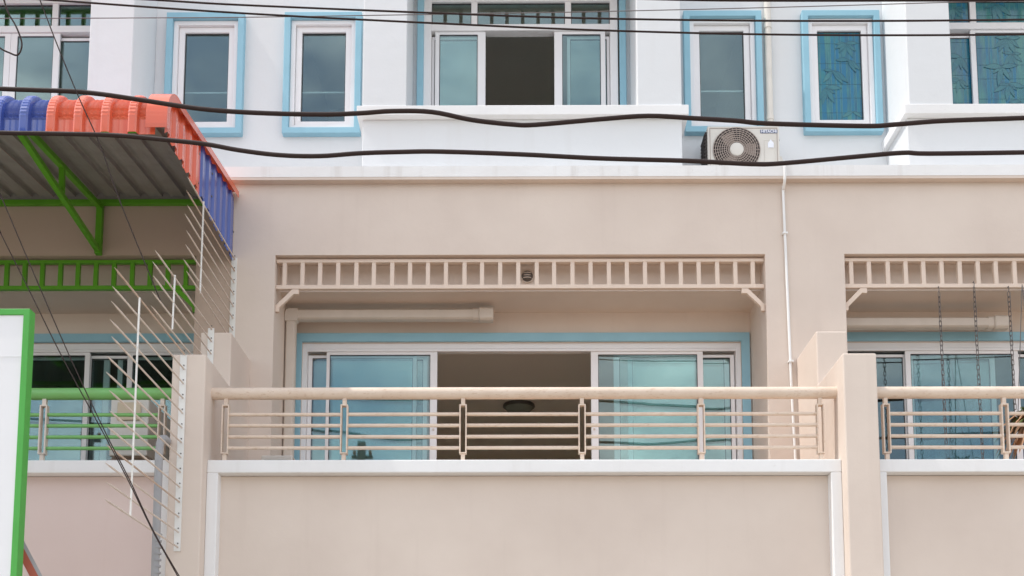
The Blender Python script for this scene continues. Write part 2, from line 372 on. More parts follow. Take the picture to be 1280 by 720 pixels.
def house(cx, kind, label):
    h = thing('terraced_house', label, 'house', (cx, 0, 0), 0, 'terraced houses in the row')
    bm_ = PITCH / 2
    beige = 'wall_beige'
    ox0, ox1 = -2.432, 2.372
    # ---- first floor wall round the balcony opening
    xl, xr = (-bm_ - 0.06 if kind == 'centre' else -bm_), (bm_ - 0.06 if kind == 'left' else bm_)
    w = MB().box(xl, ox0, 0, 0.23, 0.12, 6.61).box(ox1, xr, 0, 0.23, 0.12, 6.61).box(xl, xr, 0, 0.23, 6.61, 7.36)
    w.box(ox0, ox1, 0, 0.23, 3.0, FLOOR - 0.13)
    w.build('front_wall', 'wall_awning_shade' if kind == 'left' else beige, h)  # left wall's colour carries the awning's shade
    K = lambda x: (x + 0.044) * 1.0494 - 0.044
    dx0, dx1, dz1 = -2.300, 2.272, 6.016
    MB().box(-bm_, bm_, 0.231, 0.32, SOF, 7.36).box(-bm_, bm_, 0.32, YB + 0.2, SOF, SOF + 0.1).build('recess_beam', beige, h)
    MB().box(-bm_, dx0, YB, YB + 0.19, FLOOR, SOF).box(dx1, bm_, YB, YB + 0.19, FLOOR, SOF).box(dx0, dx1, YB, YB + 0.19, dz1, SOF)\
        .box(-bm_, ox0, 0.231, YB, FLOOR, SOF).box(ox1, bm_, 0.231, YB, FLOOR, SOF).build('recess_wall', beige, h)
    # ---- balcony slab, parapet and trim
    MB().box(-2.645, 2.645, -1.13, -0.001, 3.05, FLOOR - 0.01).build('balcony_slab', 'floor_tile', h)
    MB().box(-2.6495, 2.6495, -1.265, -1.14, 2.7, 4.05).build('parapet', 'wall_pinkish' if kind == 'left' else beige, h)
    fx0, fx1 = -2.6495, 2.6495
    t = MB().box(fx0, fx1, -1.37, -1.12, 4.054, 4.164)
    t.box(fx0, fx0 + 0.094, -1.37, -1.2, 2.7, 4.054).box(fx1 - 0.09, fx1, -1.37, -1.2, 2.7, 4.054)
    t.build('parapet_trim', 'trim_white', h, 0.008)
    # ---- party wall on the left boundary (stepped fin)
    MB().prism([(-1.5, 0.12), (-0.001, 0.12), (-0.001, 5.54), (-0.72, 5.535), (-0.72, 5.03), (-1.5, 5.032)], 'x', -bm_ - 0.14, -bm_ + 0.14).build('party_wall', beige, h, 0.012)
    # ---- ground floor (below the picture)
    MB().box(-2.3, 2.3, 0.12, 0.16, 0.12, 3.0).build('roller_shutter', 'shutter_grey', h)
    # ---- cornice and ledge
    MB().box(-bm_, bm_, -0.085, 0.9, 7.372, 7.482).build('cornice', 'cornice_white', h, 0.0)
    MB().box(-bm_, bm_, -0.082, -0.0005, 7.345, 7.3715).build('cornice_bed', beige, h)
    # ---- upper wall with openings
    bo = -0.06 if kind == 'right' else 0.0          # the right house's bay stands slightly closer
    wl = (-2.57, -1.735, 8.335, 9.722); wr = (1.735, 2.575, 8.335, 9.722); wc = (-1.125 + bo, 1.105 + bo, 8.25, 10.0)
    i = 0.05
    ops = [(wl[0] + i, wl[1] - i, wl[2] + i, wl[3] - i), wc, (wr[0] + i, wr[1] - i, wr[2] + i, wr[3] - i)]
    u = MB(); xs = -bm_
    for a, b, c, d in ops:
        u.box(xs, a, WY, WY + 0.2, 7.482, 11.2); u.box(a, b, WY, WY + 0.2, 7.482, c); u.box(a, b, WY, WY + 0.2, d, 11.2); xs = b
    u.box(xs, bm_, WY, WY + 0.2, 7.482, 11.2); u.build('upper_wall', 'wall_white', h)
    st = 'film' if kind == 'right' else 'clear'
    casement(h, *wl, st); casement(h, *wr, 'clear' if kind != 'right' else 'film')
    # ---- bay: box, sill, piers, beam with its lattice
    MB().box(-1.627 + bo, 1.613 + bo, 0.21, WY - 0.001, 7.483, 8.148).build('bay_box', 'wall_white', h, 0.008)
    MB().box(-1.676 + bo, 1.673 + bo, 0.128, WY - 0.001, 8.148, 8.251).build('bay_sill', 'trim_white', h, 0.006)
    for a, b in ((-1.623, -1.179), (1.159, 1.606)):
        MB().box(a + bo, b + bo, 0.145, WY - 0.001, 8.251, 11.2).build('pier', 'wall_white', h, 0.008)
    MB().box(-1.179 + bo, 1.159 + bo, 0.16, WY - 0.001, 10.28, 11.2).build('bay_beam', beige, h)
    lattice(h, -1.178 + bo, 1.158 + bo, 10.0, 10.279, 0.2, 'green_paint' if kind == 'left' else 'slat_beige', 0.177, -1.06 + bo, False)
    MB().box(-bm_, bm_, WY + 0.01, 8.5, 11.2, 11.4).build('roof_slab', 'concrete', h)
    # ---- bay window
    cx0, cx1, cz0, cz1 = -1.068 + bo, 1.03 + bo, 8.30, 9.96
    fr = MB().ring(cx0, cx1, cz0, cz1, WY - 0.02, WY + 0.10, 0.082).box(cx0 + 0.082, cx1 - 0.082, WY - 0.014, WY + 0.10, 9.545, 9.619).build('bay_window', 'upvc', h, 0.004)
    MB().ring(-1.136 + bo, 1.116 + bo, 8.252, 10.03, WY - 0.06, WY + 0.02, 0.069).build('surround', 'blue_trim', fr, 0.006)
    mu = (-0.64, 0.64) if kind == 'right' else (-0.522, 0.495)
    ix0, ix1 = cx0 + 0.082, cx1 - 0.082; mu = tuple(q + bo for q in mu)
    edges = [ix0, mu[0] - 0.033, mu[0] + 0.033, mu[1] - 0.033, mu[1] + 0.033, ix1]
    for q in mu: MB().box(q - 0.033, q + 0.033, WY - 0.01, WY + 0.06, 9.6195, cz1 - 0.082).build('mullion', 'upvc', fr, 0.003)
    for a, b in ((0, 1), (2, 3), (4, 5)):
        MB().ring(edges[a], edges[b], 9.619, cz1 - 0.082, WY + 0.012, WY + 0.026, 0.008).build('gasket', 'gasket', fr)
        if kind == 'right': film_pane(fr, edges[a], edges[b], 9.62, cz1 - 0.083, WY + 0.02)
        else: MB().box(edges[a], edges[b], WY + 0.018, WY + 0.023, 9.62, cz1 - 0.083).build('transom_pane', 'glass_teal', fr)
    z0, z1 = cz0 + 0.084, 9.543
    yf, ym = WY + 0.005, WY + 0.045
    if kind == 'centre':
        sash(fr, -0.945, -0.40, z0, z1, yf, 0.045, 0.085); sash(fr, 0.345, 0.897, z0, z1, yf, 0.085, 0.05)
        sash(fr, -0.984, -0.462, z0, z1 - 0.03, ym, 0.03, 0.034); sash(fr, 0.485, 0.945, z0, z1 - 0.03, ym, 0.034, 0.03)
    elif kind == 'left':
        sash(fr, -0.53, 0.018, z0, z1, yf, 0.06, 0.065); sash(fr, 0.02, 0.555, z0, z1, yf, 0.07, 0.07)
        sash(fr, -0.984, -0.50, z0, z1 - 0.03, ym, 0.04, 0.04); sash(fr, 0.475, 0.945, z0, z1 - 0.03, ym, 0.045, 0.03)
    else:
        sash(fr, -0.735, -0.065, z0, z1, yf, 0.055, 0.07, film_=True); sash(fr, -0.063, 0.58, z0, z1, yf, 0.07, 0.055, film_=True)
        sash(fr, -1.04, -0.68, z0, z1 - 0.03, ym, 0.03, 0.04, film_=True); sash(fr, 0.53, 0.88, z0, z1 - 0.03, ym, 0.04, 0.03, film_=True)
    # ---- balcony lattice and railing
    lm = 'green_paint' if kind == 'left' else 'slat_beige'
    lattice(h, ox0 + 0.002, ox1 - 0.002, 6.284, 6.588, 0.045, lm, 0.1775, -2.352 if kind != 'left' else -2.36)
    posts = [-2.529 + 1.0077 * k for k in range(6)]
    if kind == 'right': posts = [-2.515 + 1.0007 * k for k in range(6)]
    if kind == 'left': railing(h, -2.65, 2.65, posts, 'green_rail', 'green_rail', 'spike_steel')
    else: railing(h, -2.65, 2.65, posts, 'beige_metal', 'beige_metal', 'beige_metal')
    # ---- sliding balcony door
    fr = MB().ring(dx0, dx1, FLOOR, dz1, YB + 0.02, YB + 0.17, 0.05, 0.05, 0.062, 0.03).build('sliding_door', 'upvc', h, 0.004)
    s = MB(); s.ring(-2.389, 2.357, FLOOR, 6.105, YB - 0.035, YB + 0.03, 0.0885, 0.0845, 0.0885, 0.001).build('surround', 'blue_trim', fr, 0.005)
    MB().box(dx0 + 0.05, dx1 - 0.05, YB + 0.017, YB + 0.032, 5.926, 5.951).build('track', 'upvc', fr)
    z0, z1 = FLOOR + 0.035, 5.926; y1, y2, y3 = YB + 0.032, YB + 0.075, YB + 0.118
    def shs(rows):
        for x0, x1, y, l, r, dz in rows: sash(fr, max(K(x0), dx0 + 0.051), min(K(x1), dx1 - 0.051), z0, z1 - dz, y, l * 1.05, r * 1.05, 0.03, 0.07)
    if kind == 'centre':
        shs([(-1.955, -0.852, y1, 0.032, 0.07, 0), (0.676, 1.79, y1, 0.072, 0.056, 0),
             (-2.144, -1.06, y2, 0.04, 0.038, 0.02), (0.905, 2.107, y2, 0.058, 0.04, 0.02),
             (-2.143, -0.955, y3, 0.04, 0.045, 0.02), (1.05, 2.106, y3, 0.045, 0.09, 0.02)])
        for hx in (-0.885, 0.705): MB().tube([(K(hx), y1 - 0.0005, 5.09), (K(hx), y1 - 0.01, 5.09)], 0.011, 12).build('lock', 'spike_steel', fr)
    elif kind == 'left':
        shs([(-0.1, 1.0, y1, 0.06, 0.05, 0), (1.375, 2.106, y1, 0.052, 0.05, 0), (-2.144, -1.0, y1, 0.06, 0.06, 0),
             (-1.05, -0.02, y2, 0.06, 0.06, 0.02), (0.95, 1.42, y2, 0.05, 0.05, 0.02), (0.3, 1.17, y3, 0.06, 0.06, 0.02), (1.25, 2.1, y3, 0.05, 0.05, 0.02)])
    else:
        shs([(-1.52, -0.4, y1, 0.052, 0.06, 0), (-2.144, -1.48, y2, 0.05, 0.05, 0.02), (-0.45, 0.7, y2, 0.06, 0.06, 0.02), (0.65, 2.107, y1, 0.06, 0.05, 0),
             (-1.455, -0.6, y3, 0.04, 0.05, 0.02)])
    # ---- rooms behind the openings (inward shells)
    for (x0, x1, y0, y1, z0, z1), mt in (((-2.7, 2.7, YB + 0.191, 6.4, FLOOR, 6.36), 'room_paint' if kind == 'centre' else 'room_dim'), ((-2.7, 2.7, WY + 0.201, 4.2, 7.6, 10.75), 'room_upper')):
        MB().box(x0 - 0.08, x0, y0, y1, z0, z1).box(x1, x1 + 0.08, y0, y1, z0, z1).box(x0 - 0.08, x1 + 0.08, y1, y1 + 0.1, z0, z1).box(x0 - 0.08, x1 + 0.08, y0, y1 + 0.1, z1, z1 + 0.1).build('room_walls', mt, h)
    MB().box(-2.78, 2.78, 0.0, 7.9, FLOOR - 0.12, FLOOR - 0.0015).box(-2.78, 2.78, 1.04, 6.6, 7.5, 7.599).build('room_floor', 'room_floor', h)
    sh = MB().box(-2.785, 2.785, 8.0, 8.15, 0.12, 11.2)
    for sx in (-2.788, 2.783): sh.box(sx, sx + 0.005, 0.43, 8.0, 0.12, 7.36).box(sx, sx + 0.005, 1.04, 8.0, 7.48, 11.2)
    sh.build('rear_wall', beige, h)
    return h
houses = {}
for k, kind, label in ((-1, 'left', 'house with green railing, green lattice and coloured awning over its balcony'),
                       (0, 'centre', 'beige and white house with open sliding door and open upper window'),
                       (1, 'right', 'house with blue bamboo patterned upper windows and chains hanging in its balcony')):
    houses[kind] = house(CX + k * PITCH, kind, label)
# closing party wall beyond the right house
houses['right']
# ------------------------------------------------------------------ air conditioner outdoor units
def ac_unit(loc, rz, label, cover=False, stand=0.0, d=0.29):
    t = thing('air_conditioner', label, 'air conditioner', loc, rz, 'outdoor air conditioning units')
    w, z0, z1 = 0.745, stand + 0.05, stand + 0.605
    MB().box(0, w, 0, d, z0, z1).build('casing', 'ac_casing', t, 0.012)
    MB().ring(0.022, w - 0.022, z0 + 0.03, z1 - 0.025, -0.004, -0.0005, 0.006).build('front_groove', 'ac_grille', t)
    cx, cz, ro = 0.297, z1 - 0.268, 0.245
    MB().lathe([(0.0001, -0.003), (ro, -0.003), (ro, -0.0005)], (cx, 0, cz), 'y', 40).build('fan_opening', 'ac_dark', t)
    fb = MB()
    for k in range(3):
        a0 = k * 2.094
        pts = [(cx + r_ * math.cos(a0 + da), -0.006, cz + r_ * math.sin(a0 + da)) for r_, da in ((0.06, -0.25), (0.21, -0.35), (0.215, 0.3), (0.14, 0.55), (0.06, 0.45))]
        fb.add(pts, [tuple(range(5))])
    fb.build('fan_blades', 'ac_grille', t)
    gr = MB()
    for q in range(8):
        rad = 0.085 + q * 0.0225
        gr.tube([(cx + rad * math.cos(k * math.pi / 20), -0.017 + 0.006 * (q / 7) ** 2, cz + rad * math.sin(k * math.pi / 20)) for k in range(40)], 0.0042, 5, closed=True)
    for k in range(36):
        a = k * math.pi / 18
        gr.tube([(cx + 0.07 * math.cos(a), -0.016, cz + 0.07 * math.sin(a)), (cx + 0.245 * math.cos(a + 0.18), -0.010, cz + 0.245 * math.sin(a + 0.18))], 0.0034, 4)
    gr.build('fan_grille', 'ac_grille', t)
    MB().lathe([(0.0001, -0.026), (0.06, -0.025), (0.072, -0.020), (0.072, -0.008)], (cx, 0, cz), 'y', 32).build('fan_hub', 'ac_casing', t)
    MB().ring(0.585, 0.70, z0 + 0.06, z1 - 0.16, -0.006, -0.0006, 0.007).box(0.592, 0.693, -0.003, -0.0006, z0 + 0.067, z1 - 0.167).build('service_panel', 'ac_casing', t, 0.002)
    bd = MB().box(0.548, 0.725, -0.005, -0.0007, z1 - 0.085, z1 - 0.048).build('badge', 'ac_badge', t)
    cu = bpy.data.curves.new('lettering', 'FONT'); cu.body = 'HITACHI'; cu.size = 0.041; cu.align_x = 'CENTER'; cu.align_y = 'CENTER'; cu.extrude = 0.0006; cu.offset = 0.0012
    tmp = bpy.data.objects.new('lettering', cu); COL.objects.link(tmp)
    dg = bpy.context.evaluated_depsgraph_get(); me = bpy.data.meshes.new_from_object(tmp.evaluated_get(dg)); bpy.data.objects.remove(tmp)
    me.materials.clear(); me.materials.append(M['sticker'])
    lt = bpy.data.objects.new('lettering', me); COL.objects.link(lt); lt.parent = bd; lt.location = (0.6365, -0.0062, z1 - 0.0665); lt.rotation_euler = (R(90), 0, 0)
    MB().prism([(0.622, z0 + 0.31), (0.682, z0 + 0.31), (0.682, z0 + 0.36), (0.652, z0 + 0.40), (0.622, z0 + 0.36)], 'y', -0.0075, -0.0062).build('sticker', 'sticker', t)
    co = MB()
    for k in range(12): co.box(-0.03, -0.0005, 0.03, 0.26, z0 + 0.05 + k * 0.038, z0 + 0.064 + k * 0.038)
    co.box(-0.02, -0.001, 0.035, 0.255, z0 + 0.045, z1 - 0.05)
    co.build('condenser_coil', 'ac_dark', t)
    if not cover: MB().prism([(w + 0.0005, z0 + 0.05), (w + 0.05, z0 + 0.05), (w + 0.05, z0 + 0.19), (w + 0.03, z0 + 0.25), (w + 0.0005, z0 + 0.25)], 'y', 0.05, 0.24).build('valve_cover', 'ac_casing', t, 0.004)
    if not cover: MB().prism([(w + 0.0005, z1 - 0.13), (w + 0.02, z1 - 0.12), (w + 0.015, z1 - 0.08), (w + 0.0005, z1 - 0.075)], 'y', 0.08, 0.2).build('side_handle', 'ac_dark', t)
    if cover:
        MB().box(w + 0.0006, w + 0.02, 0.07, 0.29, z1 - 0.215, z1 - 0.045).build('terminal_cover', 'ac_cover', t, 0.003)
    for fx in (0.08, w - 0.14):
        MB().box(fx, fx + 0.06, -0.01, d + 0.01, 0.0, z0 - 0.0005).build('foot', 'ac_grille', t)
    return t
ac_unit((1.963, 0.48, 7.482), 0, 'pale outdoor air conditioner standing on the cornice ledge below narrow blue window', stand=0.148)
ac_unit((-2.07, -0.5, FLOOR), R(90), 'air conditioner peeking above white parapet beside beige duct', stand=0.127)
ac_unit((-3.835, 0.445, FLOOR), R(-90), 'pale air conditioner behind the green balcony railing', cover=True, stand=0.735, d=0.36)

# ------------------------------------------------------------------ pipes, ducts and small fittings
t = thing('duct_trunking', 'beige trunking with elbow and flared end above open sliding door', 'duct', (-2.328, 0.47, 3.75), 0, 'cable ducts in the balconies')
def duct(t, x0, x1, z, vert):
    ox, oy, oz = t.location
    def sec(cx_, cz_, ax, a, b, w=0.054, d=0.098):
        pr_ = [(-w, 0.0), (-w, -d * 0.75), (-w * 0.72, -d), (w * 0.72, -d), (w, -d * 0.75), (w, 0.0)]
        m = MB()
        if ax == 'x': m.add([(q, p[1] + 0.0985, cz_ + p[0]) for q in (a, b) for p in pr_], [(0, 1, 2, 3, 4, 5), (11, 10, 9, 8, 7, 6)] + [(k, (k + 1) % 6, 6 + (k + 1) % 6, 6 + k) for k in range(6)])
        else: m.add([(cx_ + p[0], p[1] + 0.0985, q) for q in (a, b) for p in pr_], [(0, 1, 2, 3, 4, 5), (11, 10, 9, 8, 7, 6)] + [(k, (k + 1) % 6, 6 + (k + 1) % 6, 6 + k) for k in range(6)])
        return m
    sec(0, z - oz, 'x', x0 + (0.055 if vert else 0), x1 - 0.2, 0.053).build('duct_run', 'pvc_beige', t, 0.004)
    e = sec(0, z - oz, 'x', x1 - 0.21, x1 - 0.15, 0.062, 0.1); e.build('end_collar', 'pvc_beige', t, 0.004)
    m = MB(); p0 = sec(0, z - oz, 'x', x1 - 0.15, x1, 0.07, 0.115); p0.build('end_cap', 'pvc_beige', t, 0.012)
    if vert:
        sec(x0, 0, 'z', 0.0, z - oz - 0.06, 0.052, 0.09).build('duct_drop', 'pvc_beige', t, 0.004)
        MB().prism([(x0 - 0.058, z - oz - 0.075), (x0 + 0.058, z - oz - 0.075), (x0 + 0.075, z - oz - 0.058), (x0 + 0.075, z - oz + 0.058), (x0 - 0.015, z - oz + 0.058), (x0 - 0.045, z - oz + 0.045), (x0 - 0.058, z - oz + 0.01)], 'y', -0.006, 0.0985).build('elbow', 'pvc_beige', t, 0.005)
duct(t, 0.0, 2.074, 6.21, True)
t = thing('duct_trunking', 'grey beige trunking behind the hanging chains', 'duct', (3.25, 0.47, 3.75), 0, 'cable ducts in the balconies')
duct(t, 0.0, 1.737, 6.113, False)
# outdoor drain pipe from the cornice
t = thing('drain_pipe', 'thin white pipe running down the beige wall from the cornice', 'pipe', (2.6, -0.1, 7.4))
MB().tube(spline([(0.005, 0.30, 0.115), (0.003, 0.05, 0.11), (0.003, -0.012, 0.10), (0.003, -0.02, 0.06), (0.003, -0.01, -0.08), (0.004, 0.05, -0.14), (0.005, 0.075, -0.2), (0.02, 0.078, -1.2), (0.035, 0.078, -2.2), (0.055, 0.078, -3.0), (0.06, 0.078, -3.93)], 6), 0.0135, 10).build('pipe', 'pvc_white', t)
for z in (-0.6, -1.9, -3.0): MB().box(0.0 - z * 0.017 - 0.024, 0.0 - z * 0.017 + 0.026, 0.056, 0.0995, z, z + 0.02).build('clip', 'pvc_white', t, 0.003)
# downpipe on the upper wall
t = thing('downpipe', 'cream vertical downpipe on white upper wall beside blue window surround', 'pipe', (2.69, 0.79, 7.482))
MB().tube([(0, 0, 0.0), (0, 0, 3.7)], 0.036, 14).build('pipe', 'pvc_cream', t)
for z in (1.0, 2.05): MB().tube([(0, 0, z), (0, 0, z + 0.05)], 0.042, 14).build('coupling', 'pvc_cream', t)
# round bulkhead behind the lattice
t = thing('bulkhead_light', 'small round ribbed wall light seen through the beige lattice', 'wall light', (0.088, 0.229, 6.487))
MB().lathe([(0.0001, -0.045), (0.03, -0.044), (0.05, -0.033), (0.058, -0.012), (0.058, 0)], (0, 0, 0), 'y', 24).build('globe', 'lamp_dark', t)
MB().lathe([(0.058, -0.014), (0.068, -0.013), (0.068, 0)], (0, 0, 0), 'y', 24).build('rim', 'spike_steel', t)
for z in (-0.025, 0.0, 0.025): MB().tube([(-0.05, -0.012, z), (-0.03, -0.042, z), (0, -0.05, z), (0.03, -0.042, z), (0.05, -0.012, z)], 0.0045, 6).build('guard_rib', 'spike_steel', t)
# ceiling dome in the room
t = thing('ceiling_lamp', 'round dark dome lamp on the ceiling inside the open door', 'ceiling lamp', (0.005, 3.82, 6.36))
MB().lathe([(0.205, 0.0), (0.21, -0.03), (0.19, -0.045)], (0, 0, 0), 'z', 32).build('rim', 'lamp_dark', t)
MB().lathe([(0.188, -0.04), (0.16, -0.08), (0.1, -0.115), (0.04, -0.13), (0.0001, -0.133)], (0, 0, 0), 'z', 32).build('glass_dome', 'lamp_glass', t)
MB().lathe([(0.018, -0.13), (0.016, -0.15), (0.0001, -0.155)], (0, 0, 0), 'z', 12).build('finial', 'spike_white', t)

# ------------------------------------------------------------------ coloured sheet awning on the left house
A = thing('awning', 'orange and blue ribbed metal awning on green steel brackets', 'awning', (-2.77, 0, 6.5))
RIB = 0.215; AZ = 6.5
def path():
    pts = [(-0.03, 0.70, 0, 0.13, 0.99), (-0.7, 0.622, 0, 0.13, 0.99), (-1.4, 0.53, 0, 0.13, 0.99), (-1.9, 0.458, 0, 0.13, 0.99)]
    yc, zc, rad = -1.935, 0.205, 0.25
    for k in range(1, 29):
        a = R(90 + 90 * k / 28); pts.append((yc + rad * math.cos(a), zc + rad * math.sin(a), 1 if k > 5 else 0, math.cos(a), math.sin(a)))
    return pts + [(-2.186, 0.19, 0, -1, 0), (-2.187, 0.13, 0, -1, 0), (-2.188, 0.065, 0, -1, 0)]
PTH = path()
def rib_profile(n):
    p = []
    for k in range(n):
        o = k * RIB
        p += [(o, 0.0), (o + 0.010, 0.034), (o + 0.022, 0.041), (o + 0.066, 0.041), (o + 0.078, 0.034), (o + 0.086, 0.0), (o + 0.100, 0.0), (o + 0.118, 0.004), (o + 0.134, 0.006), (o + 0.148, 0.001), (o + 0.160, 0.004), (o + 0.178, 0.006), (o + 0.195, 0.001)]
    p.append((n * RIB, 0.0)); return p
def sheet(x0, n, mat):
    prof = rib_profile(n); vs = []; NP = len(prof)
    for i, (y, z, cr, ny, nz) in enumerate(PTH):
        pl = (0.007 if i % 2 else -0.005) if cr else 0
        for x, hgt in prof:
            k = (hgt if cr or hgt > 0.02 else hgt * 0.25) + (pl if hgt < 0.02 else pl * 0.3); vs.append((x0 + x, y + ny * k, z + nz * k))
    fs = []
    for i in range(len(PTH) - 1):
        for k in range(NP - 1): fs.append((i * NP + k, i * NP + k + 1, (i + 1) * NP + k + 1, (i + 1) * NP + k))
    m = MB(); m.add(vs, fs); o = m.build('roof_sheet', [mat, 'roof_under'], A)
    s = o.modifiers.new('thickness', 'SOLIDIFY'); s.thickness = 0.003; s.offset = 0; s.material_offset = 1
    return o
x = -0.095 - 4 * RIB
sheet(x, 4, 'roof_orange')
for k in range(6):
    x -= 4 * RIB; sheet(x + 0.001, 4, ('roof_blue', 'roof_orange')[k % 2])
MB().box(-6.1, -0.09, -0.032, -0.004, 0.6655, 0.775).build('rib_gap_shade', 'roof_under', A)  # added dark strip standing for the shadow in the rib ends
MB().box(-6.1, -0.09, -0.055, -0.005, 0.615, 0.665).build('wall_beam', 'green_paint', A, 0.004)
for bx in (-1.35, -3.2, -5.05):
    MB().box(bx - 0.03, bx + 0.03, -0.062, -0.004, 0.105, 0.614).build('bracket_post', 'green_paint', A, 0.004)
    MB().bar((bx, -0.063, 0.592), (bx, -2.0, 0.395), 0.05, 0.05).build('rafter', 'green_paint', A, 0.004)
    MB().bar((bx, -0.064, 0.145), (bx, -1.95, 0.335), 0.05, 0.05).build('bracket_arm', 'green_paint', A, 0.004)
    MB().bar((bx, -0.93, 0.265), (bx, -0.95, 0.475), 0.045, 0.045).build('bracket_strut', 'green_paint', A, 0.003)
MB().box(-6.1, -0.19, -2.15, -2.11, 0.12, 0.16).build('front_rail', 'green_paint', A, 0.003)
# side cladding, orange then blue, ribs running vertically
def side(y0, y1, mat):
    n = max(1, round((y1 - y0) / 0.2)); st = (y1 - y0) / n; pts = []
    for k in range(n):
        o = y0 + k * st; pts += [(o, 0.0), (o + 0.014, 0.02), (o + 0.062, 0.02), (o + 0.078, 0.0), (o + 0.115, 0.0), (o + 0.12, 0.006), (o + 0.135, 0.006), (o + 0.14, 0.0)]
    pts.append((y1, 0.0)); vs = []
    for y, d in pts:
        top = 0.70 + (y + 0.03) * 0.108; bot = 0.05 - y * 0.03 + random.uniform(-0.006, 0.006) + (0.02 if d > 0.015 else 0)
        if y < -1.935: top = 0.205 + math.sqrt(max(0.0, 0.25 ** 2 - (y + 1.935) ** 2))
        vs += [(-0.04 + d, y, bot), (-0.04 + d, y, top)]
    fs = [(2 * k, 2 * k + 2, 2 * k + 3, 2 * k + 1) for k in range(len(pts) - 1)]
    m = MB(); m.add(vs, fs); o = m.build('side_sheet', mat, A); s = o.modifiers.new('thickness', 'SOLIDIFY'); s.thickness = 0.002; s.offset = 0
side(-2.13, -1.16, 'roof_orange'); side(-1.158, -0.01, 'roof_blue')
for y, z in ((-1.98, 0.18), (-1.62, 0.42), (-1.30, 0.20), (-1.30, 0.47), (-0.88, 0.30), (-0.88, 0.52), (-0.45, 0.2), (-0.45, 0.58), (-0.1, 0.35)):
    MB().lathe([(0.0001, -0.006), (0.007, -0.005), (0.010, 0.0), (0.010, 0.004)], (0, 0, 0), 'y', 10).build('screw', 'chain_steel', A, 0.0, (-0.036, y + 0.095, z)).rotation_euler = (0, 0, R(90))
# barge flashing: folded strip along the sloping edge, wrapped over the front corner
bp = PTH[:-1] + [(-2.184, 0.095, 0, -1, 0)]
vs = []; fs = []
for i, (y, z, c, ny, nz) in enumerate(bp):
    k = 0.053; w = 0.155 if i >= 3 else 0.10
    vs += [(-w, y + ny * k, z + nz * k), (0.012, y + ny * k, z + nz * k), (0.012, y + ny * (k - 0.065), z + nz * (k - 0.065))]
for i in range(len(bp) - 1):
    fs += [(3 * i, 3 * i + 1, 3 * i + 4, 3 * i + 3), (3 * i + 1, 3 * i + 2, 3 * i + 5, 3 * i + 4)]
m = MB(); m.add(vs, fs); o = m.build('barge_flashing', 'roof_orange', A); s = o.modifiers.new('thickness', 'SOLIDIFY'); s.thickness = 0.003; s.offset = 0

# ------------------------------------------------------------------ spike guards between the balconies
def spikes(y0, z0, z1, zs, tip, brace_y, label, skew=0.0):
    t = thing('spike_guard', label, 'spike guard', (-2.79, y0, z0), 0, 'spike guards on the party wall')
    MB().box(-0.028, 0.028, -0.008, -0.0005, 0.0, z1 - z0).build('mounting_plate', 'spike_white', t, 0.002)
    n = len(zs)
    for k, z in enumerate(zs):
        zz = z - z0; dx = random.uniform(-0.012, 0.012); ln = tip - y0 + random.uniform(-0.03, 0.03); dz = random.uniform(-0.015, 0.015)
        c = Vector((0.006, -0.009, zz)); e = Vector((dx, ln, zz + dz)); q = c.lerp(e, 0.94)
        MB().tube([c, q, e], [0.0072, 0.0072, 0.001], 8).build('spike', 'rusty_steel' if (n, k) in ((14, 13), (8, 6), (14, 3)) else 'spike_steel', t)
        MB().tube([(0.006, -0.0085, zz + 0.03), (0.006, -0.013, zz + 0.03)], 0.006, 8).build('bolt', 'chain_steel', t)
    zb = sorted(zs)
    MB().bar((0.012, brace_y - y0, zb[0] - z0), (0.014, brace_y - y0 + 0.01, zb[-1] - z0), 0.010, 0.012).build('brace', 'spike_white', t)
    return t
spikes(-1.502, 3.36, 5.02, [3.395 + 0.1255 * k for k in range(14)], -3.15, -2.65, 'tall white spike guard on the lowest step of the party wall')
spikes(-0.722, 5.04, 5.57, [5.10 + 0.115 * k for k in range(5)], -2.32, -1.86, 'short white spike guard on the middle step of the party wall')
spikes(-0.002, 5.68, 6.58, [5.72 + 0.121 * k for k in range(8)], -1.57, -1.14, 'white spike guard on the wall directly under the awning edge')

# ------------------------------------------------------------------ sign board, brace, conduit
t = thing('sign_board', 'blank white sign board with bright green frame beside the balcony', 'sign', (-3.40, -3.0, 0.12))
MB().box(-1.55, -0.042, -0.02, 0.03, 2.3, 4.62).build('panel', 'sign_white', t)
MB().ring(-1.6, 0.0, 2.26, 4.66, -0.03, 0.06, 0.045).build('frame', 'green_sign', t, 0.004)
MB().box(-1.55, -0.042, -0.0225, -0.0203, 4.315, 4.318).build('panel_seam', 'sign_grey', t)
for px in (-1.3, -0.35): MB().box(px, px + 0.08, 0.065, 0.14, 0.0, 4.5).build('post', 'conduit_grey', t)
MB().bar((-0.27, 0.15, 3.35), (0.75, 0.55, 1.3), 0.04, 0.05).build('brace', 'red_steel', t)
MB().bar((-0.245, 0.15, 3.38), (0.775, 0.55, 1.33), 0.014, 0.03).build('brace_edge', 'conduit_grey', t)
t = thing('conduit_riser', 'grey upright conduit with rounded top in front of the balcony parapet', 'conduit', (-2.915, -1.66, 0.12))
pp = [(0.012, 0, 0.0)] + [(0.012 - 0.012 * k / 10, 0, 4.02 * k / 10) for k in range(1, 11)] + [(0.0, 0.012, 4.10), (0.006, 0.04, 4.15), (0.014, 0.08, 4.165), (0.02, 0.14, 4.16)]
MB().tube(pp, 0.032, 14).build('pipe', 'conduit_grey', t)
mr = MB()
for k in range(60): mr.tube([(0.012, 0, 0.3 + k * 0.0515), (0.012, 0, 0.315 + k * 0.0515)], 0.036, 10)
mr.build('corrugation', 'conduit_grey', t)

